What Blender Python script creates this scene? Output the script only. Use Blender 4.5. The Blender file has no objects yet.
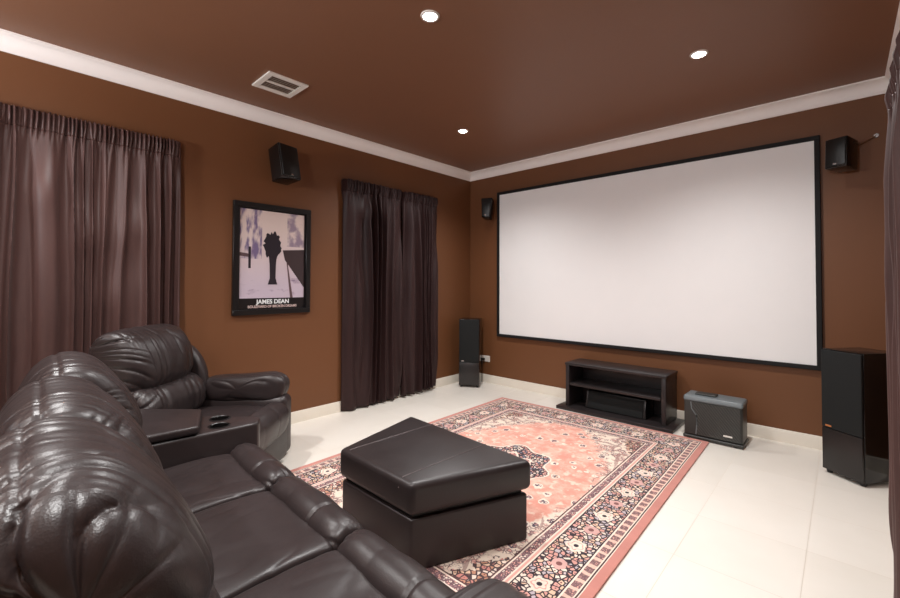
import bpy, bmesh, math, random
import numpy as np
from mathutils import Vector, Matrix
random.seed(4)
SC = bpy.context.scene
COL = SC.collection
PI = math.pi
W, H, YR = 3.957, 2.70, -6.0          # room: x 0..W, y YR..0, z 0..H

# ------------------------------------------------------------------ helpers
def srgb(r, g, b):
    f = lambda c: (c/255/12.92) if c/255 <= .04045 else ((c/255+.055)/1.055)**2.4
    return (f(r), f(g), f(b), 1)

def link(o, parent=None):
    COL.objects.link(o)
    if parent is not None: o.parent = parent
    return o

def mesh_obj(name, bm, mat, parent=None, smooth=None):
    me = bpy.data.meshes.new(name)
    bmesh.ops.recalc_face_normals(bm, faces=bm.faces[:])
    bm.to_mesh(me); bm.free()
    for m in (mat if isinstance(mat, (list, tuple)) else [mat]): me.materials.append(m)
    if smooth is not None:
        for p in me.polygons: p.use_smooth = True
        me.set_sharp_from_angle(angle=math.radians(smooth))
    return link(bpy.data.objects.new(name, me), parent)

def thing(name, label, cat, loc=(0, 0, 0), rz=0, group=None):
    o = bpy.data.objects.new(name, None); o.empty_display_size = .1
    link(o); o.location = loc; o.rotation_euler = (0, 0, rz)
    return tag(o, label, cat, group)

def tag(o, label, cat, group=None):
    o['label'] = label; o['category'] = cat
    if group: o['group'] = group
    return o

def structure(o, label=None):
    o['kind'] = 'structure'
    if label: o['label'] = label
    return o

def add_box(bm, x0, x1, y0, y1, z0, z1, bev=0, seg=2, M=None, mi=0):
    r = bmesh.ops.create_cube(bm, size=1)
    vs = r['verts']
    for v in vs:
        v.co = Vector(((x0+x1)/2+v.co.x*(x1-x0), (y0+y1)/2+v.co.y*(y1-y0), (z0+z1)/2+v.co.z*(z1-z0)))
    fs = set(f for v in vs for f in v.link_faces)
    if bev:
        es = list(set(e for v in vs for e in v.link_edges))
        rr = bmesh.ops.bevel(bm, geom=es, offset=bev, segments=seg, affect='EDGES', profile=.5)
        vs = list(set(v for f in rr['faces'] for v in f.verts) | set(v for v in vs if v.is_valid))
        fs = set(f for v in vs for f in v.link_faces)
    for f in fs: f.material_index = mi
    if M is not None: bmesh.ops.transform(bm, matrix=M, verts=vs)
    return vs

def add_prism(bm, poly, z0, z1, bev=0, seg=3, which='all', mi=0):
    n = len(poly)
    a = [bm.verts.new((p[0], p[1], z0)) for p in poly]
    b = [bm.verts.new((p[0], p[1], z1)) for p in poly]
    fs = [bm.faces.new(b), bm.faces.new(a[::-1])]
    for i in range(n):
        j = (i+1) % n
        fs.append(bm.faces.new((a[i], a[j], b[j], b[i])))
    for f in fs: f.material_index = mi
    if bev:
        if which == 'all': es = set(e for f in fs for e in f.edges)
        else: es = set(fs[0].edges) | set(e for f in fs for e in f.edges if abs(e.verts[0].co.z-e.verts[1].co.z) > 1e-4)
        bmesh.ops.bevel(bm, geom=list(es), offset=bev, segments=seg, affect='EDGES', profile=.5)

def add_lathe(bm, prof, n=32, c=(0, 0, 0), mi=0):
    rings = []
    for r, z in prof:
        if r < 1e-6: rings.append([bm.verts.new((c[0], c[1], c[2]+z))])
        else: rings.append([bm.verts.new((c[0]+r*math.cos(2*PI*k/n), c[1]+r*math.sin(2*PI*k/n), c[2]+z)) for k in range(n)])
    for A, B in zip(rings, rings[1:]):
        for k in range(n):
            l = (k+1) % n
            if len(A) == 1 and len(B) == 1: continue
            if len(A) == 1: f = bm.faces.new((A[0], B[k], B[l]))
            elif len(B) == 1: f = bm.faces.new((A[k], A[l], B[0]))
            else: f = bm.faces.new((A[k], A[l], B[l], B[k]))
            f.material_index = mi

def add_tube(bm, pts, r, n=8, mi=0):
    pts = [Vector(p) for p in pts]
    rings = []
    for i, p in enumerate(pts):
        t = (pts[min(i+1, len(pts)-1)]-pts[max(i-1, 0)]).normalized()
        u = t.cross(Vector((0, 0, 1)))
        if u.length < 1e-3: u = t.cross(Vector((0, 1, 0)))
        u.normalize(); w = t.cross(u)
        rings.append([bm.verts.new(p+u*r*math.cos(2*PI*k/n)+w*r*math.sin(2*PI*k/n)) for k in range(n)])
    for A, B in zip(rings, rings[1:]):
        for k in range(n):
            bm.faces.new((A[k], A[(k+1) % n], B[(k+1) % n], B[k])).material_index = mi
    for R in (rings[0][::-1], rings[-1]): bm.faces.new(R).material_index = mi

# numpy value noise
_rng = np.random.RandomState(11)
_T = _rng.rand(64, 64, 64)
def vnoise(x, y, z):
    x, y, z = np.broadcast_arrays(np.asarray(x, float), np.asarray(y, float), np.asarray(z, float))
    xi, yi, zi = np.floor(x).astype(int), np.floor(y).astype(int), np.floor(z).astype(int)
    f = lambda t: t*t*t*(t*(6*t-15)+10)
    a, b, c = f(x-xi), f(y-yi), f(z-zi)
    r = 0
    for i in (0, 1):
        for j in (0, 1):
            for k in (0, 1):
                r = r+_T[(xi+i) % 64, (yi+j) % 64, (zi+k) % 64]*(a if i else 1-a)*(b if j else 1-b)*(c if k else 1-c)
    return r
def crease(n, p=2.5):                      # sharp valley where n = .5
    return -(1-np.clip(np.abs(2*n-1)*1.6, 0, 1))**p

def catmull(P, n, closed=True):
    P = np.array(P, float); m = len(P)
    out = []
    segs = m if closed else m-1
    ds = []
    for i in range(segs):
        g = lambda k: P[k % m] if closed else P[min(max(k, 0), m-1)]
        p0, p1, p2, p3 = g(i-1), g(i), g(i+1), g(i+2)
        for t in np.linspace(0, 1, 24, endpoint=False):
            out.append(.5*((2*p1)+(-p0+p2)*t+(2*p0-5*p1+4*p2-p3)*t*t+(-p0+3*p1-3*p2+p3)*t**3))
    if not closed: out.append(P[-1])
    out = np.array(out)
    loop = np.vstack([out, out[:1]]) if closed else out
    L = np.concatenate([[0], np.cumsum(np.linalg.norm(np.diff(loop, axis=0), axis=1))])
    s = np.linspace(0, L[-1], n, endpoint=not closed)
    return np.stack([np.interp(s, L, loop[:, k]) for k in range(P.shape[1])], 1)

def grid_to_bm(bm, P, close_v=True, caps=True, mi=0):
    nu, nv = P.shape[:2]
    V = [[bm.verts.new(P[i, j]) for j in range(nv)] for i in range(nu)]
    for i in range(nu-1):
        for j in range(nv if close_v else nv-1):
            k = (j+1) % nv
            bm.faces.new((V[i][j], V[i+1][j], V[i+1][k], V[i][k])).material_index = mi
    if caps:
        bm.faces.new(V[0]); bm.faces.new(V[-1][::-1])

def normals(P):
    du = np.gradient(P, axis=0)
    Q = np.concatenate([P[:, -1:], P, P[:, :1]], 1)
    dv = (Q[:, 2:]-Q[:, :-2])
    n = np.cross(du, dv); l = np.linalg.norm(n, axis=2, keepdims=True); l[l < 1e-12] = 1
    return n/l

def pillow(name, mat, parent, x0, x1, prof, disp=None, nu=110, nv=150, expo=.36, ky=1., kz=1., bulge=0., smin=.02, cen=None):
    """a stuffed cushion: closed (y, z) outline swept along x with rounded ends; disp(t, v, Y, Z, X) in metres along the normal"""
    pr = catmull(prof, nv)
    area = 0.
    for (a, b), (c, d) in zip(pr, np.roll(pr, -1, 0)): area += a*d-b*c
    if area < 0: pr = pr[::-1]
    c = (pr.max(0)+pr.min(0))/2 if cen is None else np.array(cen)
    ph = np.linspace(-PI/2, PI/2, nu)
    t = np.sign(np.sin(ph))*np.abs(np.sin(ph))**expo
    # mix with even spacing so that the middle keeps enough rows
    tt = np.linspace(-1, 1, nu); t = np.sort(np.concatenate([t[::2], np.sign(tt[1::2])*np.abs(tt[1::2])**.8]))
    s = np.maximum((1-np.minimum(np.abs(t), 1)**(2/expo))**(expo/2*1.15), smin)
    mid = 1-t**2
    P = np.zeros((nu, nv, 3))
    P[:, :, 0] = ((x0+x1)/2+(x1-x0)/2*t)[:, None]
    P[:, :, 1] = c[0]+(pr[None, :, 0]-c[0])*(1-(1-s[:, None])*ky)*(1+bulge*mid[:, None])
    P[:, :, 2] = c[1]+(pr[None, :, 1]-c[1])*(1-(1-s[:, None])*kz)*(1+bulge*.6*mid[:, None])
    if disp is not None:
        N = normals(P)
        cen = np.array([(x0+x1)/2, c[0], c[1]])
        if (N*(P-cen)).sum() < 0: N = -N
        v = np.arange(nv)[None, :]/nv
        d = disp(t[:, None], v, P[:, :, 1], P[:, :, 2], P[:, :, 0])*np.clip(s[:, None]*1.6, 0, 1)
        P = P+N*d[:, :, None]
    bm = bmesh.new(); grid_to_bm(bm, P)
    return mesh_obj(name, bm, mat, parent, smooth=80)

# ------------------------------------------------------------------ materials
class NT:
    def __init__(s, name):
        s.m = bpy.data.materials.new(name); s.m.use_nodes = True
        s.t = s.m.node_tree; s.b = s.t.nodes['Principled BSDF']; s.out = s.t.nodes['Material Output']
    def n(s, typ, **kw):
        k = s.t.nodes.new(typ)
        for a, v in kw.items(): setattr(k, a, v)
        return k
    def put(s, sock, v):
        if isinstance(v, Ex): s.t.links.new(v.s, sock)
        elif isinstance(v, bpy.types.NodeSocket): s.t.links.new(v, sock)
        else: sock.default_value = v
    def math(s, op, a, b=None, c=None, clamp=False):
        k = s.n('ShaderNodeMath', operation=op); k.use_clamp = clamp
        for i, v in enumerate((a, b, c)):
            if v is not None: s.put(k.inputs[i], v)
        return Ex(s, k.outputs[0])
    def mix(s, f, a, b):
        k = s.n('ShaderNodeMix', data_type='RGBA')
        s.put(k.inputs[0], f); s.put(k.inputs[6], a); s.put(k.inputs[7], b)
        return Ex(s, k.outputs[2])
    def coord(s, which='Object'):
        return Ex(s, s.n('ShaderNodeTexCoord').outputs[which])
    def xyz(s, v):
        k = s.n('ShaderNodeSeparateXYZ'); s.put(k.inputs[0], v)
        return [Ex(s, o) for o in k.outputs]
    def vec(s, x, y, z):
        k = s.n('ShaderNodeCombineXYZ')
        for i, v in enumerate((x, y, z)): s.put(k.inputs[i], v)
        return Ex(s, k.outputs[0])
    def noise(s, v, scale, detail=2, rough=.5, dist=0):
        k = s.n('ShaderNodeTexNoise'); s.put(k.inputs['Vector'], v)
        k.inputs['Scale'].default_value = scale; k.inputs['Detail'].default_value = detail
        k.inputs['Roughness'].default_value = rough; k.inputs['Distortion'].default_value = dist
        return Ex(s, k.outputs[0])
    def voro(s, v, scale, feature='F1', rnd=1):
        k = s.n('ShaderNodeTexVoronoi', feature=feature); s.put(k.inputs['Vector'], v)
        k.inputs['Scale'].default_value = scale; k.inputs['Randomness'].default_value = rnd
        return k
    def ramp(s, f, stops, interp='LINEAR'):
        k = s.n('ShaderNodeValToRGB'); k.color_ramp.interpolation = interp
        e = k.color_ramp.elements
        while len(e) < len(stops): e.new(.5)
        for x, (p, c) in zip(e, stops): x.position = p; x.color = c
        s.put(k.inputs[0], f); return Ex(s, k.outputs[0])
    def bump(s, h, strength=.2, dist=.002):
        k = s.n('ShaderNodeBump'); s.put(k.inputs['Height'], h)
        k.inputs['Strength'].default_value = strength; k.inputs['Distance'].default_value = dist
        s.t.links.new(k.outputs[0], s.b.inputs['Normal'])
    def set(s, **kw):
        for a, v in kw.items(): s.put(s.b.inputs[a.replace('_', ' ')], v)
        return s.m
class Ex:
    def __init__(s, n, so): s.n, s.s = n, so
    def __add__(s, o): return s.n.math('ADD', s, o)
    def __sub__(s, o): return s.n.math('SUBTRACT', s, o)
    def __rsub__(s, o): return s.n.math('SUBTRACT', o, s)
    def __mul__(s, o): return s.n.math('MULTIPLY', s, o)
    __radd__ = __add__; __rmul__ = __mul__
    def __truediv__(s, o): return s.n.math('DIVIDE', s, o)
    def lt(s, o): return s.n.math('LESS_THAN', s, o)
    def gt(s, o): return s.n.math('GREATER_THAN', s, o)
    def abs(s): return s.n.math('ABSOLUTE', s)
    def min(s, o): return s.n.math('MINIMUM', s, o)
    def max(s, o): return s.n.math('MAXIMUM', s, o)
    def sin(s): return s.n.math('SINE', s)
    def pow(s, o): return s.n.math('POWER', s, o)
    def frac(s): return s.n.math('FRACT', s)
    def sst(s, a, b):
        k = s.n.n('ShaderNodeMapRange', interpolation_type='SMOOTHSTEP')
        s.n.put(k.inputs[0], s); k.inputs[1].default_value = a; k.inputs[2].default_value = b
        return Ex(s.n, k.outputs[0])

def simple(name, col, rough=.5, spec=.5, metal=0, var=.08, scale=6, bump=0, bscale=200, **kw):
    t = NT(name); c = t.coord()
    n = t.noise(c, scale, 3)
    d = tuple(max(0, x*(1-var)) for x in col[:3])+(1,); l = tuple(min(1, x*(1+var)) for x in col[:3])+(1,)
    t.set(Base_Color=t.mix(n, d, l), Roughness=rough, Metallic=metal)
    t.b.inputs['Specular IOR Level'].default_value = spec
    if bump: t.bump(t.noise(c, bscale, 2), bump, .001)
    for a, v in kw.items(): t.b.inputs[a.replace('_', ' ')].default_value = v
    return t.m

def leather(name, col, rough=.34, grain=.25):
    t = NT(name); c = t.coord()
    n = t.noise(c, 9, 4); n2 = t.noise(c, 2.2, 2)
    d = tuple(x*.82 for x in col[:3])+(1,); l = tuple(x*1.2 for x in col[:3])+(1,)
    # scuffed, slightly paler wear
    t.set(Base_Color=t.mix(n2*.6+n*.4, d, l), Roughness=n*.16+(rough-.08))
    t.b.inputs['Specular IOR Level'].default_value = .5
    v = t.voro(c, 330)
    h = Ex(t, v.outputs['Distance'])*.6+t.noise(c, 60, 3)*.4
    t.bump(h, grain, .0012)
    return t.m

M = {}
M['leather'] = leather('dark_brown_leather', srgb(46, 38, 38), .38)
M['leather_base'] = leather('dark_leather_panel', srgb(37, 31, 31), .42)
M['ott'] = leather('ottoman_leather', srgb(40, 33, 33), .40, .15)
M['thread'] = simple('seam_piping', srgb(92, 82, 82), .45)
M['black_plastic'] = simple('black_plastic', srgb(20, 19, 19), .45)
M['cup'] = simple('cup_liner', srgb(14, 12, 12), .35)
M['spk_cloth'] = simple('speaker_cloth', srgb(27, 28, 28), .85, .3, bump=.2, bscale=500)
M['gloss_black'] = simple('gloss_black_cabinet', srgb(20, 16, 15), .12, .5)
M['gloss_low'] = simple('speaker_lower_panel', srgb(34, 30, 29), .32, .5)
M['satin_black'] = simple('satin_black', srgb(17, 17, 17), .4)
M['wenge'] = None
t = NT('blackbrown_wood'); c = t.coord(); x, y, z = t.xyz(c)
g = t.noise(t.vec(x*1.5, y*26, z*26), 3, 4)
t.set(Base_Color=t.mix(g, srgb(27, 23, 24), srgb(50, 44, 44)), Roughness=.33); M['wenge'] = t.m
M['screen'] = simple('screen_fabric', srgb(238, 236, 235), .8, .2, var=.01)
M['frame_black'] = simple('black_velvet_frame', srgb(24, 22, 22), .7, .3)
M['white'] = simple('white_plastic', srgb(226, 220, 212), .4, var=.02)
M['cornice'] = simple('cornice_paint', srgb(243, 236, 232), .6, var=.02, scale=3)
M['skirting'] = simple('skirting_tile', srgb(228, 219, 205), .3, var=.03)
M['grey_top'] = simple('heater_grey_top', srgb(104, 111, 114), .35)
M['heat_body'] = simple('heater_charcoal', srgb(50, 50, 48), .4)
M['silver'] = simple('silver_metal', srgb(190, 190, 190), .25, metal=1)
M['copper'] = simple('copper_badge', srgb(200, 130, 80), .35, metal=.6)
M['cream'] = simple('cream_tassel', srgb(226, 214, 192), .9)
M['picframe'] = simple('black_picture_frame', srgb(22, 21, 22), .3)
M['poster_black'] = simple('poster_black', srgb(22, 18, 20), .35)
M['beige_cord'] = simple('brown_cord', srgb(120, 84, 60), .6)

# heater grille: diagonal dimples
t = NT('heater_grille'); c = t.coord(); x, y, z = t.xyz(c)
st = (((x+z*.8)*2*PI/.022).sin()*.5+.5)
st2 = ((z*2*PI/.009).sin()*.5+.5)
t.set(Base_Color=t.mix(st*.7+st2*.3, srgb(32, 32, 30), srgb(66, 66, 63)), Roughness=.5); t.bump(st, .5, .003); M['grille'] = t.m

# painted walls / ceiling
def paint(name, col, rough, sp=.5):
    t = NT(name); c = t.coord()
    n = t.noise(c, 1.3, 4)
    t.set(Base_Color=t.mix(n, tuple(v*.94 for v in col[:3])+(1,), tuple(v*1.06 for v in col[:3])+(1,)), Roughness=rough)
    t.b.inputs['Specular IOR Level'].default_value = sp
    t.bump(t.noise(c, 90, 3), .08, .002)
    return t.m
M['wall'] = paint('brown_wall_paint', srgb(110, 70, 43), .5, .35)
M['ceil'] = paint('brown_ceiling_paint', srgb(126, 87, 65), .45, .35)

# floor tiles
t = NT('cream_floor_tiles'); c = t.coord(); x, y, z = t.xyz(c)
TS = .452
fx = ((x-3.042)/TS+20).frac(); fy = ((y+.30)/TS+20).frac()
ex = (fx-.5).abs(); ey = (fy-.5).abs()
e = ex.max(ey)
grout = e.sst(.4945, .4975)
cell = t.n('ShaderNodeTexWhiteNoise', noise_dimensions='2D')
t.put(cell.inputs[0], t.vec(t.math('FLOOR', (x-3.042)/TS+20), t.math('FLOOR', (y+.30)/TS+20), 0))
n = t.noise(c, 5, 5)*.6+Ex(t, cell.outputs[0])*.4
tile = t.mix(n, srgb(227, 220, 209), srgb(239, 233, 224))
t.set(Base_Color=t.mix(grout*.55, tile, srgb(182, 168, 152)), Roughness=grout*.3+.24)
t.b.inputs['Specular IOR Level'].default_value = .45
M['floor'] = t.m

# curtain satin
def satin(name, dark, lite, sp=.4):
    t = NT(name); c = t.coord(); x, y, z = t.xyz(c)
    n = t.noise(t.vec(x*30, y*30, z*3), 1, 3)
    w = t.noise(t.vec(x*300, y*300, z*40), 1, 2)
    t.set(Base_Color=t.mix(n*.7+w*.3, dark, lite), Roughness=.52)
    t.b.inputs['Specular IOR Level'].default_value = sp
    t.b.inputs['Sheen Weight'].default_value = .06
    t.b.inputs['Sheen Roughness'].default_value = .4
    t.b.inputs['Sheen Tint'].default_value = (.8, .65, .62, 1)
    t.bump(w, .12, .001)
    return t.m
M['curtain'] = satin('brown_satin', srgb(62, 41, 38), srgb(90, 64, 60))
M['curtain2'] = satin('dark_brown_satin', srgb(38, 22, 22), srgb(54, 34, 33), .28)

# rug
RX, RY = .988, 1.425
t = NT('persian_rug_pile'); c = t.coord(); x, y, z = t.xyz(c)
wob = t.noise(c, 6, 3); x_ = x+(wob-.5)*.006; y_ = y+(wob-.5)*.006
dx = RX-x_.abs(); dy = RY-y_.abs(); d = dx.min(dy)
side = dx.lt(dy)
al = x+(y-x)*side
RUST, SALM, CREAM = srgb(194, 118, 104), srgb(222, 150, 128), srgb(232, 212, 194)
NAVY, PINK, WINE, BLUE, SAND = srgb(34, 30, 42), srgb(214, 150, 136), srgb(120, 62, 62), srgb(120, 124, 146), srgb(222, 182, 150)
def cells(scale, navy=NAVY, pal=None, edge=.16, vec=None):
    v = t.voro(c if vec is None else vec, scale); de = t.voro(c if vec is None else vec, scale, 'DISTANCE_TO_EDGE')
    k = t.xyz(Ex(t, v.outputs['Color']))
    colr = t.ramp(k[0], pal, 'CONSTANT')
    dot = Ex(t, v.outputs['Distance']).lt(.2)*(k[1].gt(.45))
    colr = t.mix(dot, colr, WINE)
    return t.mix(Ex(t, de.outputs['Distance']).lt(edge*.5), colr, navy)
palB = [(0, CREAM), (.3, PINK), (.5, SAND), (.68, srgb(186, 172, 178)), (.86, srgb(204, 140, 126))]
main = cells(44, NAVY, palB, .26)
# big palmettes along the main border
bf = ((al/.34).frac()-.5)*.34
off = (d-.198)+((al/.34*2*PI).sin())*.0
rr = (bf*bf+off*off).pow(.5)
pet = t.math('ARCTAN2', bf, off)
rpet = rr+((pet*5).sin())*.005+(t.noise(c, 38, 2)-.5)*.026
flower = t.mix(rr.lt(.012), t.mix((rpet-.030).abs().lt(.003), CREAM, PINK), NAVY)
main = t.mix(rpet.lt(.046), main, flower)
bf2 = ((al/.34+.5).frac()-.5)*.34; r2 = (bf2*bf2+off*off).pow(.5)
main = t.mix((r2+(t.noise(c, 40, 2)-.5)*.03).lt(.036), main, t.mix(r2.lt(.014), srgb(206, 156, 148), WINE))
gp = ((al/.06).frac()-.5).abs()+(t.noise(c, 60, 1)-.5)*.25
guard = t.mix(gp.lt(.33), srgb(222, 178, 158), cells(85, srgb(112, 80, 82), [(0, srgb(170, 122, 118)), (.4, srgb(142, 100, 102)), (.7, PINK)], .3))
guard2 = cells(75, srgb(104, 72, 80), [(0, PINK), (.4, srgb(150, 108, 112)), (.75, CREAM)], .3)
# field
IX, IY = RX-.375, RY-.375
qx = x.abs()/IX; qy = y.abs()/IY
jag = (t.noise(c, 9, 3)-.5)*.35
sp = qx.pow(1.5)+qy.pow(1.5)+jag+(t.noise(c, 34, 2)-.5)*.3
salm = t.mix(t.noise(c, 9, 5, .7).sst(.35, .7), srgb(214, 132, 110), srgb(234, 180, 158))
cornerpat = t.mix(t.noise(c, 17, 3).sst(.44, .56), srgb(230, 210, 190), cells(52, srgb(132, 100, 98), [(0, CREAM), (.4, srgb(222, 190, 170)), (.7, PINK)], .22))
field = t.mix(t.noise(c, 21, 3).sst(.56, .66), salm, srgb(232, 196, 174))
field = t.mix(sp.sst(1.02, 1.14), field, cornerpat)
fine = cells(60, srgb(80, 66, 84), [(0, CREAM), (.35, PINK), (.6, SAND), (.8, srgb(170, 120, 120))], .34)
mv = t.voro(c, 9, rnd=.8)
md = Ex(t, mv.outputs['Distance'])+(t.noise(c, 26, 2)-.5)*.35
field = t.mix((md.lt(.27))*((md.gt(.2)).max(t.noise(c, 70, 1).gt(.5))), field, CREAM)
field = t.mix(md.lt(.19), field, fine)
vine = t.voro(c, 4.2, 'DISTANCE_TO_EDGE')
vd = Ex(t, vine.outputs['Distance'])+(t.noise(c, 22, 2)-.5)*.12
field = t.mix((vd.abs().lt(.018))*(sp.gt(1.0))*.7, field, srgb(150, 110, 104))
# busy floral spandrels at both ends
dense = cells(44, srgb(66, 48, 54), [(0, SAND), (.3, RUST), (.55, CREAM), (.75, srgb(190, 130, 96))], .26)
field = t.mix((sp+(t.noise(c, 14, 2)-.5)*.5).gt(1.62), field, dense)
# central medallion
er = (x*x*1.25+y*y*.85).pow(.5); ang = t.math('ARCTAN2', x, y)
em = er+((ang*8).sin())*.03
med = cells(42, NAVY, [(0, CREAM), (.4, PINK), (.7, BLUE), (.85, RUST)], .3)
field = t.mix(em.lt(.345), field, t.mix(em.lt(.332), CREAM, med))
field = t.mix(em.lt(.20), field, t.mix(em.lt(.18), CREAM, cells(30, WINE, [(0, CREAM), (.5, PINK)], .2)))
col = field
bands = [(.376, srgb(84, 44, 46)), (.368, CREAM), (.360, guard2), (.322, CREAM), (.314, PINK), (.302, CREAM), (.294, NAVY), (.288, main),
         (.112, NAVY), (.106, CREAM), (.098, guard), (.060, CREAM), (.054, srgb(60, 40, 44)), (.047, CREAM), (.043, RUST)]
for w_, cc in bands: col = t.mix(d.lt(w_), col, cc)
ab = t.noise(t.vec(x*.6, y*5, 0), 2, 3)
col = t.mix((t.noise(c, 380, 1)-.3)*.25, col, srgb(190, 150, 140))
hs = t.n('ShaderNodeHueSaturation'); t.put(hs.inputs['Color'], col); t.put(hs.inputs['Value'], ab*.3+.85); hs.inputs['Saturation'].default_value = .88
t.set(Base_Color=Ex(t, hs.outputs[0]), Roughness=.95)
t.b.inputs['Specular IOR Level'].default_value = .1
t.b.inputs['Sheen Weight'].default_value = .15
t.bump(t.noise(c, 420, 2), .35, .003)
M['rug'] = t.m

def emit(name, col, s):
    t = NT(name)
    t.set(Base_Color=(1, 1, 1, 1), Emission_Color=col, Emission_Strength=s)
    return t.m
M['lamp'] = emit('downlight_glow', (1, .97, .94, 1), 60)

# ------------------------------------------------------------------ room shell
def slab(name, x0, x1, y0, y1, z0, z1, m):
    bm = bmesh.new(); add_box(bm, x0, x1, y0, y1, z0, z1)
    return structure(mesh_obj(name, bm, m))
slab('floor', -.12, W+.12, YR-.12, .12, -.1, 0, M['floor'])
slab('ceiling', -.12, W+.12, YR-.12, .12, H, H+.1, M['ceil'])
slab('wall_left', -.12, 0, YR-.12, .12, 0, H, M['wall'])
slab('wall_front', 0, W, 0, .12, 0, H, M['wall'])
slab('wall_right', W, W+.12, YR-.12, .12, 0, H, M['wall'])
slab('wall_rear', 0, W, YR-.12, YR, 0, H, M['wall'])

def run(name, prof, a, b, inward, m, mitre=True):
    """sweep a profile of (offset from the wall, z) from corner a to corner b, mitred"""
    bm = bmesh.new(); a, b = Vector(a), Vector(b)
    dr = (b-a).normalized(); nn = Vector(inward)
    A = [bm.verts.new((*(a+nn*o+dr*o), z)) for o, z in prof]
    B = [bm.verts.new((*(b+nn*o-dr*o), z)) for o, z in prof]
    n = len(prof)
    for i in range(n):
        j = (i+1) % n
        bm.faces.new((A[i], A[j], B[j], B[i]))
    bm.faces.new(A); bm.faces.new(B[::-1])
    return structure(mesh_obj(name, bm, m, smooth=40))
CC = .094
cove = [(0, H-CC), (.010, H-CC), (.012, H-CC+.010)]
for k in range(9):
    a = PI/2*k/8
    cove.append((.014+(CC-.030)*(1-math.cos(a)), H-CC+.012+(CC-.026)*math.sin(a)))
cove += [(CC-.012, H-.012), (CC, H-.010), (CC, H), (0, H)]
skp = [(0, 0), (.014, 0), (.014, .088), (.010, .098), (0, .100)]
corners = dict(left=((0, YR), (0, 0), (1, 0)), front=((0, 0), (W, 0), (0, -1)), right=((W, 0), (W, YR), (-1, 0)), rear=((W, YR), (0, YR), (0, 1)))
for i, (k, (a, b, n)) in enumerate(corners.items()):
    run('trim_%d' % (i+1), cove, a, b, n, M['cornice'])
    run('baseboard_'+k, skp, a, b, n, M['skirting'])

# ------------------------------------------------------------------ ceiling fittings
LIGHTS = [((1.995, -2.673), 'recessed downlight nearest the middle of the brown ceiling'),
          ((2.979, -1.27), 'recessed downlight on the brown ceiling above the right end of the screen'),
          ((.985, -1.262), 'recessed downlight on the brown ceiling closest to the corner of the room'),
          ((.985, -4.08), 'recessed downlight on the ceiling over the armchair side behind the viewer'),
          ((2.985, -4.08), 'recessed downlight on the ceiling over the sofa'),
          ((1.99, -5.3), 'recessed downlight on the ceiling at the rear of the room')]
POWER = 72
for (lx, ly), lab in LIGHTS:
    r = thing('downlight', lab, 'ceiling light', (lx, ly, H), 0, 'recessed ceiling downlights')
    bm = bmesh.new(); add_lathe(bm, [(.036, -.001), (.038, -.006), (.048, -.006), (.052, 0), (.036, 0), (.036, -.001)], 40)
    mesh_obj('rim', bm, M['white'], r, 40)
    bm = bmesh.new(); add_lathe(bm, [(0, -.004), (.02, -.0035), (.036, -.001)], 40)
    mesh_obj('lens', bm, M['lamp'], r, 60)
    L = bpy.data.lights.new('downlight_beam', 'SPOT'); L.energy = POWER; L.color = (1, .99, .98)
    L.spot_size = math.radians(144); L.spot_blend = 1; L.shadow_soft_size = .045
    lo = bpy.data.objects.new('downlight_beam', L); link(lo); lo.location = (lx, ly, H-.045)

# unseen fill lights added behind the viewer to brighten the ceiling and cornice
for lx in (.9, 3.0):
    L = bpy.data.lights.new('rear_added_fill', 'AREA'); L.shape = 'DISK'; L.size = .35; L.energy = 29; L.color = (.95, .97, 1)
    lo = bpy.data.objects.new('rear_added_fill', L); link(lo); lo.location = (lx, YR+.25, 1.95)
    lo.rotation_euler = (math.radians(180-38), 0, 0)

r = thing('ceiling_vent', 'white square air vent with two slots set in the brown ceiling', 'vent', (.615, -2.858, H))
bm = bmesh.new()
s, w_ = .145, .040
for x0, x1, y0, y1 in ((-s, s, -s, -s+w_), (-s, s, s-w_, s), (-s, -s+w_, -s+w_, s-w_), (s-w_, s, -s+w_, s-w_)):
    add_box(bm, x0, x1, y0, y1, -.012, 0, .002, 1)
mesh_obj('frame', bm, M['white'], r)
bm = bmesh.new(); add_box(bm, -.008, .008, -s+w_, s-w_, -.010, 0)
mesh_obj('divider', bm, M['white'], r)
M['vent_in'] = simple('vent_blades', srgb(176, 164, 150), .5)
for sx in (-1, 1):
    bm = bmesh.new()
    for k in range(4):
        xx = sx*(.020+.024*k)
        add_box(bm, -.011, .011, -s+w_, s-w_, -.001, .001, 0, 1, Matrix.Translation((xx, 0, -.006))@Matrix.Rotation(.55, 4, 'Y'))
    mesh_obj('louvre', bm, M['vent_in'], r)

# ------------------------------------------------------------------ projector screen
r = thing('projector_screen', 'wide white projection screen in a black frame on the brown wall', 'projection screen', (1.99, 0, 1.495))
sx0, sx1, sz0, sz1 = .497-1.99, 3.481-1.99, .634-1.495, 2.352-1.495
bm = bmesh.new(); add_box(bm, sx0-.005, sx1+.005, -.022, -.012, sz0-.005, sz1+.005)
mesh_obj('screen_surface', bm, M['screen'], r)
f = .034
bm = bmesh.new()
for x0, x1, z0, z1 in ((sx0-f, sx1+f, sz1, sz1+f), (sx0-f, sx1+f, sz0-f, sz0), (sx0-f, sx0, sz0, sz1), (sx1, sx1+f, sz0, sz1)):
    add_box(bm, x0, x1, -.036, -.001, z0, z1, .003, 1)
mesh_obj('frame', bm, M['frame_black'], r)

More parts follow.
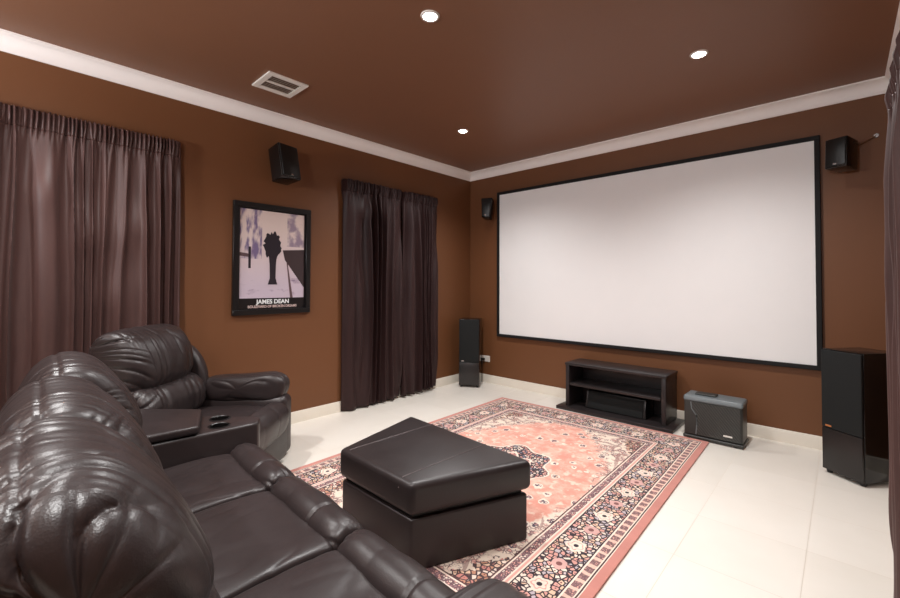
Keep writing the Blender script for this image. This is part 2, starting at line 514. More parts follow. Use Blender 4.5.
# ------------------------------------------------------------------ speakers
def tower(loc, rz, label, badge, dp=.32):
    r = thing('tower_speaker', label, 'speaker', loc, rz, 'floor standing front speakers')
    w, h = .124, .80
    bm = bmesh.new(); add_box(bm, -w, w, .012, dp, .022, h+.02, .004, 2)
    mesh_obj('cabinet', bm, M['gloss_black'], r, 40)
    bm = bmesh.new(); add_box(bm, -w+.004, w-.004, -.006, .012, .302, h+.014, .005, 3)
    mesh_obj('grille', bm, M['spk_cloth'], r, 40)
    bm = bmesh.new(); add_box(bm, -w+.004, w-.004, -.004, .012, .026, .299, .003, 2)
    mesh_obj('lower_panel', bm, M['gloss_low'], r, 40)
    for x_ in (-w+.025, w-.025):
        for y_ in (.03, dp-.03):
            bm = bmesh.new(); add_lathe(bm, [(0, 0), (.014, 0), (.018, .022), (0, .022)], 14, (x_, y_, 0))
            mesh_obj('foot', bm, M['black_plastic'], r, 40)
    bm = bmesh.new(); add_box(bm, -w+.028, -w+.066, -.0085, -.005, .312, .323, .001, 1)
    mesh_obj('badge', bm, badge, r)
    return r
tower((.296, -.365, 0), math.atan2(.127, .208), 'black floor standing speaker in the corner beside the power outlet', M['silver'], .265)
tower((3.617, -.550, 0), math.atan2(-.149, .198), 'black floor standing speaker with copper badge beside the brown curtain', M['copper'])

def satellite(loc, rz, tilt, label, w=.085, h=.26, dp=.15, taper=.0, bracket=True):
    """small wall speaker; local -Y is its face"""
    r = thing('wall_speaker', label, 'speaker', loc, rz, 'small wall speakers')
    X = Matrix.Rotation(tilt, 4, 'X')
    bm = bmesh.new()
    vs = add_box(bm, -w, w, -dp/2, dp/2, -h/2, h/2, .010, 3)
    for v in vs:
        if v.co.y > 0: v.co.x *= .82
        v.co.x *= 1-taper*(h/2-v.co.z)/h
    bmesh.ops.transform(bm, matrix=X, verts=bm.verts[:])
    mesh_obj('cabinet', bm, M['gloss_black'], r, 40)
    bm = bmesh.new(); vs = add_box(bm, -w+.008, w-.008, -dp/2-.010, -dp/2+.002, -h/2+.012, h/2-.008, .005, 2)
    for v in vs: v.co.x *= 1-taper*(h/2-v.co.z)/h
    bmesh.ops.transform(bm, matrix=X, verts=bm.verts[:])
    mesh_obj('grille', bm, M['satin_black'], r, 40)
    bm = bmesh.new(); add_box(bm, -.012, .012, -dp/2-.013, -dp/2-.009, -h/2+.020, -h/2+.032, .001, 1)
    bmesh.ops.transform(bm, matrix=X, verts=bm.verts[:])
    mesh_obj('badge', bm, M['silver'], r)
    return r
def bracket(r, wall_pt):
    inv = Matrix.Translation(r.location)@Matrix.Rotation(r.rotation_euler.z, 4, 'Z'); inv.invert()
    p = inv@Vector(wall_pt)
    bm = bmesh.new(); add_tube(bm, [(0, .05, 0), (p.x*.4, .05+(p.y-.05)*.5, p.z*.5), p], .012, 10)
    q = inv@(Vector(wall_pt))
    add_tube(bm, [q, q+(q-Vector((0, .05, 0))).normalized()*.004], .03, 14)
    mesh_obj('bracket', bm, M['black_plastic'], r, 40)
s1 = satellite((.135, -2.60, 2.258), PI/2+.22, -.20, 'small black speaker on the wall above the framed poster', .095, .295, .16)
bracket(s1, (.006, -2.60, 2.27))
s2 = satellite((.395, -.13, 2.175), .35, -.16, 'small black speaker high in the corner beside the left edge of the screen', .072, .25, .13, .3)
bracket(s2, (.36, -.006, 2.20))
s3 = satellite((3.640, -.155, 2.18), -.42, -.06, 'small black speaker on the wall past the right edge of the screen', .066, .215, .17)
bracket(s3, (3.66, -.006, 2.20))
bm = bmesh.new(); add_tube(bm, [(3.675, -.09, 2.235), (3.72, -.05, 2.26), (3.77, -.03, 2.285), (3.819, -.008, 2.314)], .006, 8)
inv = (Matrix.Translation(s3.location)@Matrix.Rotation(s3.rotation_euler.z, 4, 'Z')).inverted()
bmesh.ops.transform(bm, matrix=inv, verts=bm.verts[:])
mesh_obj('cable', bm, M['beige_cord'], s3, 40)
bm = bmesh.new(); add_tube(bm, [(3.819, -.014, 2.314), (3.819, 0, 2.314)], .014, 12)
bmesh.ops.transform(bm, matrix=inv, verts=bm.verts[:])
mesh_obj('wall_grommet', bm, M['silver'], s3, 40)

# ------------------------------------------------------------------ power outlet
r = thing('power_outlet', 'white double power outlet low on the brown wall behind the corner speaker', 'power outlet', (.272, 0, .30))
bm = bmesh.new(); add_box(bm, -.062, .062, -.010, 0, -.037, .037, .003, 2); mesh_obj('plate', bm, M['white'], r)
for sx in (-1, 1):
    bm = bmesh.new(); add_box(bm, sx*.034-.008, sx*.034+.008, -.0135, -.009, .012, .026, .001, 1); mesh_obj('switch', bm, M['white'], r)
bm = bmesh.new(); add_box(bm, -.040, -.012, -.038, -.010, -.024, .006, .004, 2); mesh_obj('plug', bm, M['black_plastic'], r)
bm = bmesh.new(); add_tube(bm, [(-.026, -.034, -.015), (-.03, -.05, -.08), (-.035, -.045, -.2), (-.04, -.04, -.285), (-.06, -.045, -.296)], .004, 8)
mesh_obj('cord', bm, M['black_plastic'], r, 40)

# ------------------------------------------------------------------ media stand with centre speaker
r = thing('media_stand', 'low black wooden media stand on a wide plinth under the screen', 'media stand', (2.03, -.392, 0), -.004)
bm = bmesh.new(); add_box(bm, -.54, .545, -.02, .365, 0, .032, .004, 2); mesh_obj('plinth', bm, M['wenge'], r, 40)
bm = bmesh.new(); add_box(bm, -.470, .482, .035, .365, .438, .462, .003, 2); mesh_obj('top', bm, M['wenge'], r, 40)
for s in (-1, 1):
    bm = bmesh.new(); add_box(bm, s*.452+.004-.018, s*.452+.004+.018, .042, .365, .032, .438, .003, 2); mesh_obj('side_panel', bm, M['wenge'], r, 40)
bm = bmesh.new(); add_box(bm, -.428, .428, .050, .355, .238, .264, .003, 2); mesh_obj('shelf', bm, M['wenge'], r, 40)
bm = bmesh.new(); add_box(bm, -.428, .428, .352, .362, .032, .438); mesh_obj('back_panel', bm, M['wenge'], r)
r = thing('centre_speaker', 'long black centre speaker on the lower shelf of the media stand', 'speaker', (2.03, -.29, .032), -.004)
bm = bmesh.new(); vs = add_box(bm, -.29, .29, 0, .20, 0, .168, .006, 2)
for v in vs: v.co.y += v.co.z*.22; v.co.x *= 1-.04*v.co.z/.158
mesh_obj('cabinet', bm, M['satin_black'], r, 40)
bm = bmesh.new(); vs = add_box(bm, -.262, .262, -.012, .001, .010, .158, .005, 2)
for v in vs: v.co.y += v.co.z*.22
mesh_obj('grille', bm, M['spk_cloth'], r, 40)
for s in (-1, 1):
    bm = bmesh.new(); vs = add_box(bm, s*.274-.009, s*.274+.009, -.006, .001, .008, .160, .003, 2)
    for v in vs: v.co.y += v.co.z*.22
    mesh_obj('end_trim', bm, M['gloss_low'], r, 40)

# ------------------------------------------------------------------ heater
r = thing('portable_heater', 'grey box shaped portable heater on the tiles between media stand and tall speaker', 'heater', (2.848, -.415, 0), 0)
bm = bmesh.new(); add_box(bm, -.188, .215, 0, .222, .028, .325, .018, 4); mesh_obj('body', bm, M['heat_body'], r, 40)
bm = bmesh.new(); vs = add_box(bm, -.192, .219, -.004, .226, .300, .345, .016, 4)
for v in vs:
    if v.co.z > .325: v.co.z += .010*(1-((v.co.x)/.2)**2); v.co.y = .1+(v.co.y-.1)*.93
mesh_obj('top_panel', bm, M['grey_top'], r, 40)
bm = bmesh.new(); add_box(bm, -.12, .03, .06, .15, .345, .360, .005, 3); mesh_obj('control_strip', bm, M['heat_body'], r, 40)
bm = bmesh.new()
L = [(-.095, .045), (-.088, .12), (-.094, .2), (-.125, .245), (-.13, .298)]
poly = L+[(.200, .298), (.200, .045)]
va = [bm.verts.new((p[0], -.006, p[1])) for p in poly]; vb = [bm.verts.new((p[0], .004, p[1])) for p in poly]
bm.faces.new(va); bm.faces.new(vb[::-1])
for i in range(len(poly)): bm.faces.new((va[i], vb[i], vb[(i+1) % len(poly)], va[(i+1) % len(poly)]))
mesh_obj('grille', bm, M['grille'], r)
bm = bmesh.new(); add_tube(bm, [(p[0]-.004, -.003, p[1]) for p in L], .005, 8); mesh_obj('trim_line', bm, M['grey_top'], r, 40)
bm = bmesh.new(); add_box(bm, -.195, .223, -.008, .230, .008, .032, .008, 3)
for x_ in (-.16, .165):
    for y_ in (.02, .18): add_lathe(bm, [(0, 0), (.015, 0), (.017, .010), (0, .010)], 12, (x_, y_, 0))
mesh_obj('base', bm, M['heat_body'], r, 40)
bm = bmesh.new(); add_box(bm, 0.090, .150, -.0085, -.005, .072, .084, .001, 1); mesh_obj('badge', bm, M['white'], r)

# ------------------------------------------------------------------ framed poster (generic street scene stand-in)
r = thing('framed_poster', 'tall framed movie poster with white title lettering on the left wall', 'poster', (0, -2.622, 1.452))
hw, hh, fw = .334, .468, .044
bm = bmesh.new()
for a0, a1, z0, z1 in ((-hw, hw, hh-fw, hh), (-hw, hw, -hh, -hh+fw), (-hw, -hw+fw, -hh+fw, hh-fw), (hw-fw, hw, -hh+fw, hh-fw)):
    add_box(bm, .001, .030, a0, a1, z0, z1, .002, 1)
mesh_obj('frame', bm, M['picframe'], r, 40)
bm = bmesh.new(); add_box(bm, .002, .010, -hw+fw, hw-fw, -hh+fw, hh-fw); mesh_obj('print', bm, M['poster_black'], r)
a0, a1, z0, z1 = -.278, .278, -.330, .412
t = NT('pale_lilac_street_print'); c = t.coord(); x, y, z = t.xyz(c)
n = t.noise(t.vec(x, y*7, z*16), 1, 4)
base = t.mix(z.sst(-.33, .3), srgb(196, 182, 196), srgb(222, 204, 198))
base = t.mix(n.sst(.55, .72)*z.lt(-.16), base, srgb(132, 112, 138))
leftb = (y.lt(-.10))*(z.gt(.0))
base = t.mix(leftb*t.noise(t.vec(x, y*22, z*7), 1, 3).sst(.42, .62), base, srgb(120, 104, 140))
base = t.mix((y.gt(.12))*(z.gt(.12))*t.noise(t.vec(x, y*10, z*10), 1, 3).sst(.38, .6), base, srgb(150, 132, 150))
t.set(Base_Color=base, Roughness=.35); M['print'] = t.m
M['print_dark'] = simple('print_dark_shape', srgb(40, 34, 42), .35)
M['print_wall'] = simple('print_dark_wall', srgb(62, 50, 52), .35)
M['print_line'] = simple('print_line', srgb(96, 74, 78), .35)
bm = bmesh.new()
def quad(pts, lay, mi):
    f_ = bm.faces.new([bm.verts.new((.0105+lay*.0006, p[0], p[1])) for p in pts]); f_.material_index = mi
quad([(a0, z0), (a1, z0), (a1, z1), (a0, z1)], 0, 0)
quad([(.08, .085), (a1, .10), (a1, -.24), (.10, .0)], 1, 2)                      # dark bank at the side
quad([(.115, -.02), (.125, -.02), (.175, z0), (.15, z0)], 1, 3)                   # kerb line
quad([(a0, .05), (-.20, .04), (-.20, .012), (a0, .02)], 1, 3)
quad([(-.21, .10), (-.19, .10), (-.19, -.08), (-.21, -.08)], 1, 1)
# a plain upright pillar shape in the middle
rt_ = random.Random(3)
quad([(-.008+(.058+.030*rt_.random())*math.cos(k*PI/20), .12+(.095+.040*rt_.random())*math.sin(k*PI/20)) for k in range(40)], 2, 1)
quad([(-.044, .06), (.028, .06), (.020, -.05), (.018, -.16), (.034, -.215), (-.048, -.215), (-.032, -.16), (-.034, -.05)], 3, 1)
mesh_obj('artwork', bm, [M['print'], M['print_dark'], M['print_wall'], M['print_line']], r)
M['letter'] = simple('title_white', srgb(232, 236, 236), .4)
M['letter2'] = simple('subtitle_pink', srgb(222, 196, 190), .4)
def text(name, s, w, zc, m, bold):
    cu = bpy.data.curves.new(name, 'FONT'); cu.body = s; cu.align_x = 'CENTER'; cu.align_y = 'CENTER'; cu.size = .05; cu.extrude = .0005
    cu.offset = bold
    o = bpy.data.objects.new(name, cu); link(o, r); cu.materials.append(m)
    o.rotation_euler = (PI/2, 0, PI/2); o.location = (.0125, 0, zc)
    bpy.context.view_layer.update()
    k = w/o.dimensions.x
    o.scale = (k, 1 if bold > .001 else .62, 1)
    bpy.context.view_layer.update()
    me = bpy.data.meshes.new_from_object(o.evaluated_get(bpy.context.evaluated_depsgraph_get()))
    mo = bpy.data.objects.new(name, me); link(mo, r)
    mo.rotation_euler = o.rotation_euler; mo.location = o.location; mo.scale = o.scale
    bpy.data.objects.remove(o)
    return mo
text('title_lettering', 'JAMES DEAN', .285, -.362, M['letter'], .0016)
text('subtitle_lettering', 'BOULEVARD OF BROKEN DREAMS', .42, -.402, M['letter2'], .0006)

# ------------------------------------------------------------------ curtains
def curtain(name, label, mat, loc, rz, L, ztop, zbot, folds, seed, amp=.035, base=.085, group=None, hem=lambda s: 0., swag=(), ret=True, pf=4.7):
    """local x runs along the wall (0..L), local -y comes off the wall into the room"""
    r = thing(name, label, 'curtain', loc, rz, group)
    nu = int(L*330); nv = 90
    s = np.linspace(0, 1, nu)[:, None]; v = np.concatenate([np.linspace(0, .06, 18), np.linspace(.066, 1, nv-18)])[None, :]
    ph = s*folds+1.4*(vnoise(s*folds*.45, seed, 0)-.5)*2+.45*(vnoise(s*folds*.5, v*1.6+seed, 7)-.5)*2
    prim = np.sin(2*PI*ph)
    prim = np.sign(prim)*np.abs(prim)**.9
    am = amp*(.45+1.1*vnoise(s*folds*.37, v*.7, seed+3))
    grow = np.clip((v-.02)/.16, 0, 1)**.8
    fold = prim*am*(.22+.78*grow)+.35*amp*np.sin(2*PI*(ph*2.3+.3))*(1-.4*grow)*vnoise(s*9, v*3, seed)
    fold = fold+.012*(vnoise(s*14, v*7+s*5, seed+9)-.5)*grow
    for (sc, vc, rs, rv, a) in swag:        # sagging puckers
        fold = fold+a*np.exp(-((s-sc)/rs)**2-((v-vc)/rv)**2)*np.sin((v-vc)/rv*2.2+1.2)
    ruff = .011*np.sin(2*PI*(s*folds*pf+.8*vnoise(s*30, 0, seed)))*(.6+.8*vnoise(s*40, v*3, seed+2))
    tape = np.clip(1-np.abs(v-.022)/.030, 0, 1)
    off = base+fold*(1-.55*np.clip(1-v/.05, 0, 1))+ruff*np.clip(1-(v-.03)/.05, 0, 1)+.014*tape*np.sqrt(np.clip(1-((v-.02)/.04)**2, 0, 1))
    # both ends return to the wall
    e = np.minimum(s, 1-s)*L
    k = np.clip(e/.045, 0, 1); k = np.sqrt(1-(1-k)**2)
    top = np.clip(1-(v-.04)/.05, 0, 1)
    kk = k*top+(1-top)*(.45+.55*k)
    if not ret: kk = kk*0+1
    off = np.maximum(off*kk, .021*(1-top)+.003)
    z = ztop-(ztop-(zbot+np.array([hem(q) for q in s[:, 0]])[:, None]))*v
    z = z+.006*np.sin(2*PI*s*folds*pf)*np.clip(1-v/.02, 0, 1)
    lat = .010*np.cos(2*PI*ph)*grow*np.clip(e/.06, 0, 1)
    P = np.zeros((nu, v.shape[1], 3)); P[:, :, 0] = s*L+lat; P[:, :, 1] = -off; P[:, :, 2] = z
    # the heading tape is a part of its own
    cut = int(np.argmin(np.abs(v[0]-.050)))
    for nm, Q in (('heading_tape', P[:, :cut+1]), ('drape', P[:, cut:])):
        bm = bmesh.new(); grid_to_bm(bm, Q, close_v=False, caps=False)
        o = mesh_obj(nm, bm, mat, r, 80)
        m = o.modifiers.new('cloth_thickness', 'SOLIDIFY'); m.thickness = .003; m.offset = 0
    return r
# left wall: local x -> +y, local -y -> +x : rz = +90 deg
curtain('curtain', 'wide brown satin curtain on the wall behind the sofa and armchair', M['curtain'], (0, -5.25, 0), PI/2, 1.922, 2.283, .015, 20, 5, .030, .056,
        swag=((.86, .28, .05, .10, .020), (.74, .30, .06, .12, .022), (.80, .5, .04, .1, .014), (.62, .2, .05, .1, .018)), pf=4.2)
curtain('curtain', 'dark brown curtain panel nearer the framed poster, its hem touching the tiles', M['curtain2'], (0, -1.955, 0), PI/2, .72, 2.270, .008, 6.2, 21, .036, .085,
        'narrow window curtain pair', lambda s: .018*s, swag=((.35, .12, .14, .06, .022),))
curtain('curtain', 'dark brown curtain panel nearer the corner with the tall speaker', M['curtain2'], (0, -1.222, 0), PI/2, .548, 2.266, .020, 5.6, 33, .034, .085,
        'narrow window curtain pair', lambda s: .012*(1 if s > .45 else 0)+.012*s)
# right wall: local x -> -y, local -y -> -x : rz = -90 deg
curtain('curtain', 'brown curtain hanging close by at the right wall in front of the tall speaker', M['curtain'], (W, -1.80, 0), -PI/2, 1.25, 2.035, .012, 9, 44, .026, .165, ret=False)

# ------------------------------------------------------------------ rug
r = thing('persian_rug', 'salmon red patterned rug with a dark floral border on the cream tiles', 'rug', (1.888, -1.878, 0), .022)
bm = bmesh.new(); add_box(bm, -RX, RX, -RY, RY, .001, .011, .003, 2)
mesh_obj('pile', bm, M['rug'], r)
bm = bmesh.new()
for sgn in (1, -1):
    k = -RX+.004
    while k < RX-.004:
        l = .010+random.random()*.010; j = (random.random()-.5)*.016
        y0 = sgn*(RY-.003)
        a = [bm.verts.new(p) for p in ((k-.004, y0, .007), (k+.004, y0, .007), (k+.003+j, y0+sgn*l, .0025), (k-.003+j, y0+sgn*l, .0025))]
        b = [bm.verts.new((v.co.x, v.co.y, v.co.z-.002)) for v in a]
        bm.faces.new(a); bm.faces.new(b[::-1])
        for q in range(4): bm.faces.new((a[q], b[q], b[(q+1) % 4], a[(q+1) % 4]))
        k += .0125
o = mesh_obj('fringe', bm, M['cream'], r); o['kind'] = 'stuff'; o['label'] = 'cream tassel fringe'

# ------------------------------------------------------------------ ottoman
r = thing('ottoman', 'dark leather wedge ottoman with a lift off lid standing on the rug', 'ottoman', (2.01, -2.75, .0115))
top = [(1.705, -3.035), (2.275, -3.045), (2.520, -2.475), (1.555, -2.405)]
loc = [(a-2.01, b+2.75) for a, b in top]
cx = sum(a for a, b in loc)/4; cy = sum(b for a, b in loc)/4
shr = lambda k: [(cx+(a-cx)*k, cy+(b-cy)*k) for a, b in loc]
bm = bmesh.new(); add_prism(bm, shr(.955), .0, .225, .012, 3)
mesh_obj('base', bm, M['ott'], r, 50)
bm = bmesh.new(); add_prism(bm, shr(.90), .225, .245); mesh_obj('recess', bm, M['black_plastic'], r)
bm = bmesh.new(); add_prism(bm, shr(1.0), .242, .385, .030, 6)
bmesh.ops.triangulate(bm, faces=[f_ for f_ in bm.faces if len(f_.verts) > 4])
mesh_obj('lid', bm, M['ott'], r, 60)
lid = bpy.data.objects['lid']
for (p, q) in (((1.765, -3.005), (1.790, -2.44)), ((2.195, -3.02), (2.225, -2.475))):
    bm = bmesh.new()
    a = Vector((p[0]-2.01, p[1]+2.75)); b = Vector((q[0]-2.01, q[1]+2.75)); dv = (b-a)
    pts = [(a.x, a.y-.024, .345), (a.x, a.y-.018, .366), (a.x, a.y-.004, .380)]+[(a.x+dv.x*k/8, a.y+dv.y*k/8, .3853) for k in range(9)]
    add_tube(bm, pts, .0022, 6)
    s_ = mesh_obj('seam', bm, M['thread'], lid, 60); s_['label'] = 'raised pale stitched seam'

# ------------------------------------------------------------------ leather seating
def folds_along(axis, f_across, f_along, amp, seed, warp=.6):
    """creases; axis 'v' = they run round the outline, 'u' = they run along the width"""
    def fn(t, v, Y, Z, X):
        v = 2*np.abs(v-.5)+.25*t            # no jump where the outline closes
        a, b = (t, v) if axis == 'v' else (v, t)
        out = 0
        for q, (ff, k, pw) in enumerate(((1., 1., 2.0), (1.9, .45, 2.4))):
            ph = a*f_across*ff*.62+1.5*warp/.6*vnoise(a*1.6+seed+q, b*1.9, seed+q)+seed
            mk = np.clip((vnoise(a*f_across*.55+seed*2+q*3, b*f_along*1.3+q, seed+5)-.30)/.35, 0, 1)
            out = out-k*(1-np.abs(np.sin(PI*ph)))**pw*mk*mk*(3-2*mk)
        return amp*(out+.5*(vnoise(a*f_across*.7, b*f_along*.8, seed+9)-.5))
    return fn

def head_disp(seed, amp=.0048, gather=.012, near=1, gf=9, seam_y=None):
    f1 = folds_along('v', 10, 2.2, amp*1.15, seed)
    f2 = folds_along('u', gf, 1.1, gather, seed+4)
    big = folds_along('v', 2.0, 1.5, amp*1.3, seed+8)
    def fn(t, v, Y, Z, X):
        e = np.clip((np.abs(t)-.50)/.45, 0, 1)
        e = e*np.where(t*near > 0, 1.0, .6)
        d = f1(t, v, Y, Z, X)*(1-e)+f2(t, v, Y, Z, X)*e+big(t, v, Y, Z, X)*.8
        if seam_y is not None: d = d-.005*np.exp(-((Y-seam_y)/.006)**2)*(Z > .8)
        return d
    return fn

def roll_disp(seed):
    f = folds_along('u', 12, 1.6, .007, seed)
    def fn(t, v, Y, Z, X):
        e = np.clip((np.abs(t)-.66)/.3, 0, 1)
        seam = -.005*np.exp(-((np.abs(t)-.34)/.012)**2)
        puff = .006*np.cos(np.clip(np.abs(t)/.34, 0, 1)*PI/2)
        return f(t, v, Y, Z, X)*e+seam+puff*.6+.004*(vnoise(t*3, v*8, seed)-.5)
    return fn

def seat_disp(seed):
    def fn(t, v, Y, Z, X):
        return .010*(vnoise(t*1.8+seed, Y*5, seed)-.5)+.0025*crease(vnoise(t*4+v*6, v*9-t*3, seed), 3)
    return fn

HEAD = [(-.660, .635), (-.632, .70), (-.672, .80), (-.735, .885), (-.800, .940), (-.875, .953), (-.940, .915), (-.975, .82), (-.965, .71), (-.88, .63), (-.74, .605)]
LUMB = [(-.630, .655), (-.585, .60), (-.550, .51), (-.555, .42), (-.63, .36), (-.82, .36), (-.92, .45), (-.92, .60), (-.78, .675)]
ROLL = [(-.158, .375), (-.142, .412), (-.098, .436), (-.045, .424), (-.004, .38), (.004, .31), (-.02, .23), (-.07, .20), (-.13, .24), (-.158, .31)]
SEAT = [(-.140, .372), (-.170, .397), (-.35, .402), (-.52, .392), (-.66, .375), (-.68, .30), (-.55, .25), (-.30, .25), (-.15, .28)]

def seat_unit(root, x0, x1, seed, lean=0., near=1, rise=0., hexpo=.34, gf=10, ga=.009):
    hx = lambda P, dy=0, dz=0: [(a+dy+lean*max(0, b-.4), b+dz) for a, b in P]
    pillow('head_cushion', M['leather'], root, x0+.004, x1-.004, hx(HEAD, lean*.35, rise), head_disp(seed, near=near, gather=ga, gf=gf, seam_y=-.892+lean*.9), 140, 200, hexpo, bulge=.03, cen=(-.80, .79), kz=.8)
    pillow('lumbar_cushion', M['leather'], root, x0+.010, x1-.010, hx(LUMB, lean*.3), head_disp(seed+2, .006, .012, gf=11), 80, 110, .30)
    pillow('seat_cushion', M['leather'], root, x0+.003, x1-.003, SEAT, seat_disp(seed), 80, 110, .16, ky=.25)
    pillow('front_roll', M['leather'], root, x0+.002, x1-.002, ROLL, roll_disp(seed), 120, 90, .25)
    bm = bmesh.new(); add_box(bm, x0+.006, x1-.006, -.075, -.030, .06, .25, .015, 3)
    mesh_obj('footrest_panel', bm, M['leather_base'], root, 50)

FX, FY = 2.13, -3.328
sofa = thing('recliner_sofa', 'long dark brown leather recliner sofa with three creased seats', 'sofa', (FX, FY, 0), math.radians(-2.8))
bounds = [1.335, 1.853, 2.407, 2.960]
for k, (seed, lean, rise, he) in enumerate(((3.3, .11, .025, .34), (7.7, .06, .018, .36), (12.1, .035, .035, .60))):
    seat_unit(sofa, bounds[k]-FX, bounds[k+1]-FX, seed, lean, 1, rise, he, *((5, .015) if k == 2 else (10, .009)))
bm = bmesh.new(); add_box(bm, bounds[0]-FX+.02, bounds[3]-FX-.005, -.92, -.10, .03, .27, .02, 3)
mesh_obj('base', bm, M['leather_base'], sofa, 50)
SHELL = [(-.93, .05), (-.90, .3), (-.94, .6), (-.97, .80), (-1.0, .90), (-1.05, .86), (-1.04, .6), (-1.03, .3), (-1.02, .05)]
for k in range(3):
    pillow('back_shell', M['leather_base'], sofa, bounds[k]-FX+.005, bounds[k+1]-FX-.005, SHELL, None, 30, 60, .18)
ARMP = [(-.11, .40), (-.045, .43), (-.028, .49), (-.055, .550), (-.14, .575), (-.45, .575), (-.80, .58), (-.86, .50), (-.80, .42), (-.4, .40)]
def arm(root, x0, x1, pad, seed, zlow=.44, front=-.10):
    bm = bmesh.new(); add_box(bm, x0+.012, x1-.012, -.90, front, .02, zlow, .035, 5)
    a = mesh_obj('armrest', bm, M['leather'], root, 50)
    pillow('arm_pad', M['leather'], a, x0, x1, pad, folds_along('v', 3, 2, .005, seed), 50, 110, .55)
arm(sofa, 2.977-FX, 3.190-FX, ARMP, 5.5, front=-.06)

# armchair past the console, turned towards the screen
AR = math.radians(48.2)
chair = thing('recliner_armchair', 'dark brown leather recliner armchair turned at an angle by the wide curtain', 'armchair', (.968, -3.046, 0), -AR)
CD = -.105
CH = [(-.560+CD, .600), (-.515+CD, .68), (-.525+CD, .80), (-.575+CD, .895), (-.650+CD, .948), (-.735+CD, .955), (-.80+CD, .90), (-.825+CD, .80), (-.80+CD, .68), (-.73+CD, .605), (-.63+CD, .585)]
CL = [(-.57+CD, .64), (-.50+CD, .60), (-.46+CD, .52), (-.47+CD, .42), (-.55+CD, .36), (-.70+CD, .36), (-.78+CD, .45), (-.79+CD, .60), (-.70+CD, .65)]
pillow('head_cushion', M['leather'], chair, -.275, .300, [(a-.012, .585+(b-.585)*1.03) for a, b in CH], head_disp(21.3, .006, .013, 1, 11), 140, 200, .40, bulge=.06, cen=(-.80+CD, .79), kz=.45)
pillow('lumbar_cushion', M['leather'], chair, -.285, .295, CL, head_disp(23.1, .006, .014, gf=12), 90, 120, .3)
pillow('seat_cushion', M['leather'], chair, -.295, .300, SEAT, seat_disp(4.2), 70, 100, .2, ky=.25)
pillow('front_roll', M['leather'], chair, -.300, .300, ROLL, roll_disp(9.9), 100, 90, .3)
pillow('back_shell', M['leather'], chair, -.262, .310, [(-.74, .12), (-.72, .5), (-.72, .72), (-.76, .86), (-.82, .89), (-.885, .85), (-.892, .6), (-.885, .3), (-.87, .12)], folds_along('v', 2, 2, .004, 2.2), 60, 90, .42)
pillow('back_wing', M['leather'], chair, -.362, -.262, [(-.62, .45), (-.61, .58), (-.635, .68), (-.69, .77), (-.745, .812), (-.785, .79), (-.805, .70), (-.805, .5), (-.74, .42)], folds_along('v', 2, 2, .003, 8.2), 40, 80, .55)
bm = bmesh.new(); add_box(bm, -.30, .30, -.84, -.09, .03, .27, .02, 3); mesh_obj('base', bm, M['leather_base'], chair, 50)
bm = bmesh.new(); add_box(bm, -.295, .295, -.075, -.025, .05, .25, .015, 3); mesh_obj('footrest_panel', bm, M['leather_base'], chair, 50)
CARM = [(-.16, .405), (-.09, .43), (-.06, .50), (-.075, .565), (-.16, .603), (-.35, .592), (-.62, .572), (-.71, .50), (-.62, .41), (-.3, .40)]
bm = bmesh.new(); add_box(bm, -.455, -.302, -.80, -.05, .02, .45, .05, 6); a = mesh_obj('armrest', bm, M['leather'], chair, 50)
pillow('arm_pad', M['leather'], a, -.480, -.280, CARM, folds_along('v', 3, 2.5, .006, 6.1), 60, 120, .6)

# wedge console with two cup holders
con = thing('wedge_console', 'dark leather wedge console with two cup holders between the sofa and the armchair', 'console', (1.2, -3.6, 0))
Lc = lambda P: [(a-1.2, b+3.6) for a, b in P]
body = Lc([(1.262, -3.99), (1.322, -3.300), (1.308, -3.272), (1.235, -3.235), (1.20, -3.250), (.62, -3.772), (.62, -3.99)])
bm = bmesh.new(); add_prism(bm, body, .02, .505, .018, 4, 'top')
ob = mesh_obj('body', bm, M['leather'], con, 50)
for fx_, fy_ in ((.68, -3.95), (.68, -3.84), (1.24, -3.95), (.87, -3.62)):
    bm = bmesh.new(); add_lathe(bm, [(0, 0), (.02, 0), (.022, .022), (0, .022)], 16, (fx_-1.2, fy_+3.6, 0))
    mesh_obj('foot', bm, M['black_plastic'], con, 40)
cups = [(1.106-1.2, -3.400+3.6), (1.232-1.2, -3.445+3.6)]
bm = bmesh.new()
for cxy in cups: add_lathe(bm, [(0, .43), (.045, .43), (.045, .6), (0, .6)], 36, (cxy[0], cxy[1], 0))
cut = mesh_obj('cutter', bm, M['cup'], con)
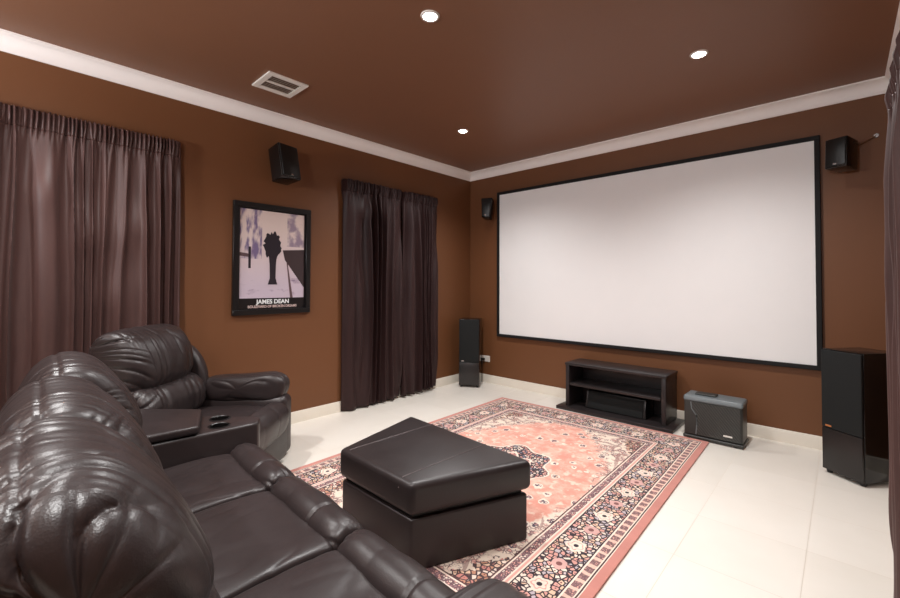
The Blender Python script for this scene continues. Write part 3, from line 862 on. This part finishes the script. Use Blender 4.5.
m = ob.modifiers.new('holes', 'BOOLEAN'); m.object = cut; m.operation = 'DIFFERENCE'; m.solver = 'EXACT'
bpy.context.view_layer.update()
me = bpy.data.meshes.new_from_object(ob.evaluated_get(bpy.context.evaluated_depsgraph_get()))
ob.modifiers.clear(); ob.data = me
bpy.data.objects.remove(cut)
for cxy in cups:
    bm = bmesh.new()
    add_lathe(bm, [(0, .432), (.040, .432), (.043, .44), (.043, .505), (.047, .509), (.053, .507), (.053, .503), (.0445, .503), (.0445, .431), (0, .431)], 40, (cxy[0], cxy[1], 0))
    mesh_obj('cup_holder', bm, M['cup'], con, 40)
bm = bmesh.new(); add_prism(bm, Lc([(1.268, -3.97), (1.306, -3.56), (1.00, -3.455), (.66, -3.76), (.66, -3.97)]), .507, .550, .016, 4)
mesh_obj('lid', bm, M['leather'], con, 50)

# ------------------------------------------------------------------ camera, world, view
cam = bpy.data.cameras.new('camera'); co = bpy.data.objects.new('camera', cam); link(co)
f_px, yaw, pitch, roll = 422.71, -.7413, .0191, .0029
cam.sensor_width = 36; cam.sensor_fit = 'HORIZONTAL'; cam.lens = f_px/900*36
cam.shift_x = -5.84/900; cam.shift_y = -22.97/900
cam.clip_start = .02
fw_ = Vector((math.sin(yaw)*math.cos(pitch), math.cos(yaw)*math.cos(pitch), math.sin(pitch)))
rt = Vector((math.cos(yaw), -math.sin(yaw), 0)); up = rt.cross(fw_)
r2 = rt*math.cos(roll)+up*math.sin(roll); u2 = -rt*math.sin(roll)+up*math.cos(roll)
mt = Matrix((r2, u2, -fw_)).transposed().to_4x4(); mt.translation = (3.6326, -4.2481, 1.245)
co.matrix_world = mt
SC.camera = co
wd = bpy.data.worlds.new('world'); SC.world = wd; wd.use_nodes = True
wd.node_tree.nodes['Background'].inputs[0].default_value = (.5, .5, .5, 1)
wd.node_tree.nodes['Background'].inputs[1].default_value = .2
SC.view_settings.view_transform = 'Standard'; SC.view_settings.look = 'None'
SC.view_settings.exposure = .85; SC.view_settings.gamma = 1
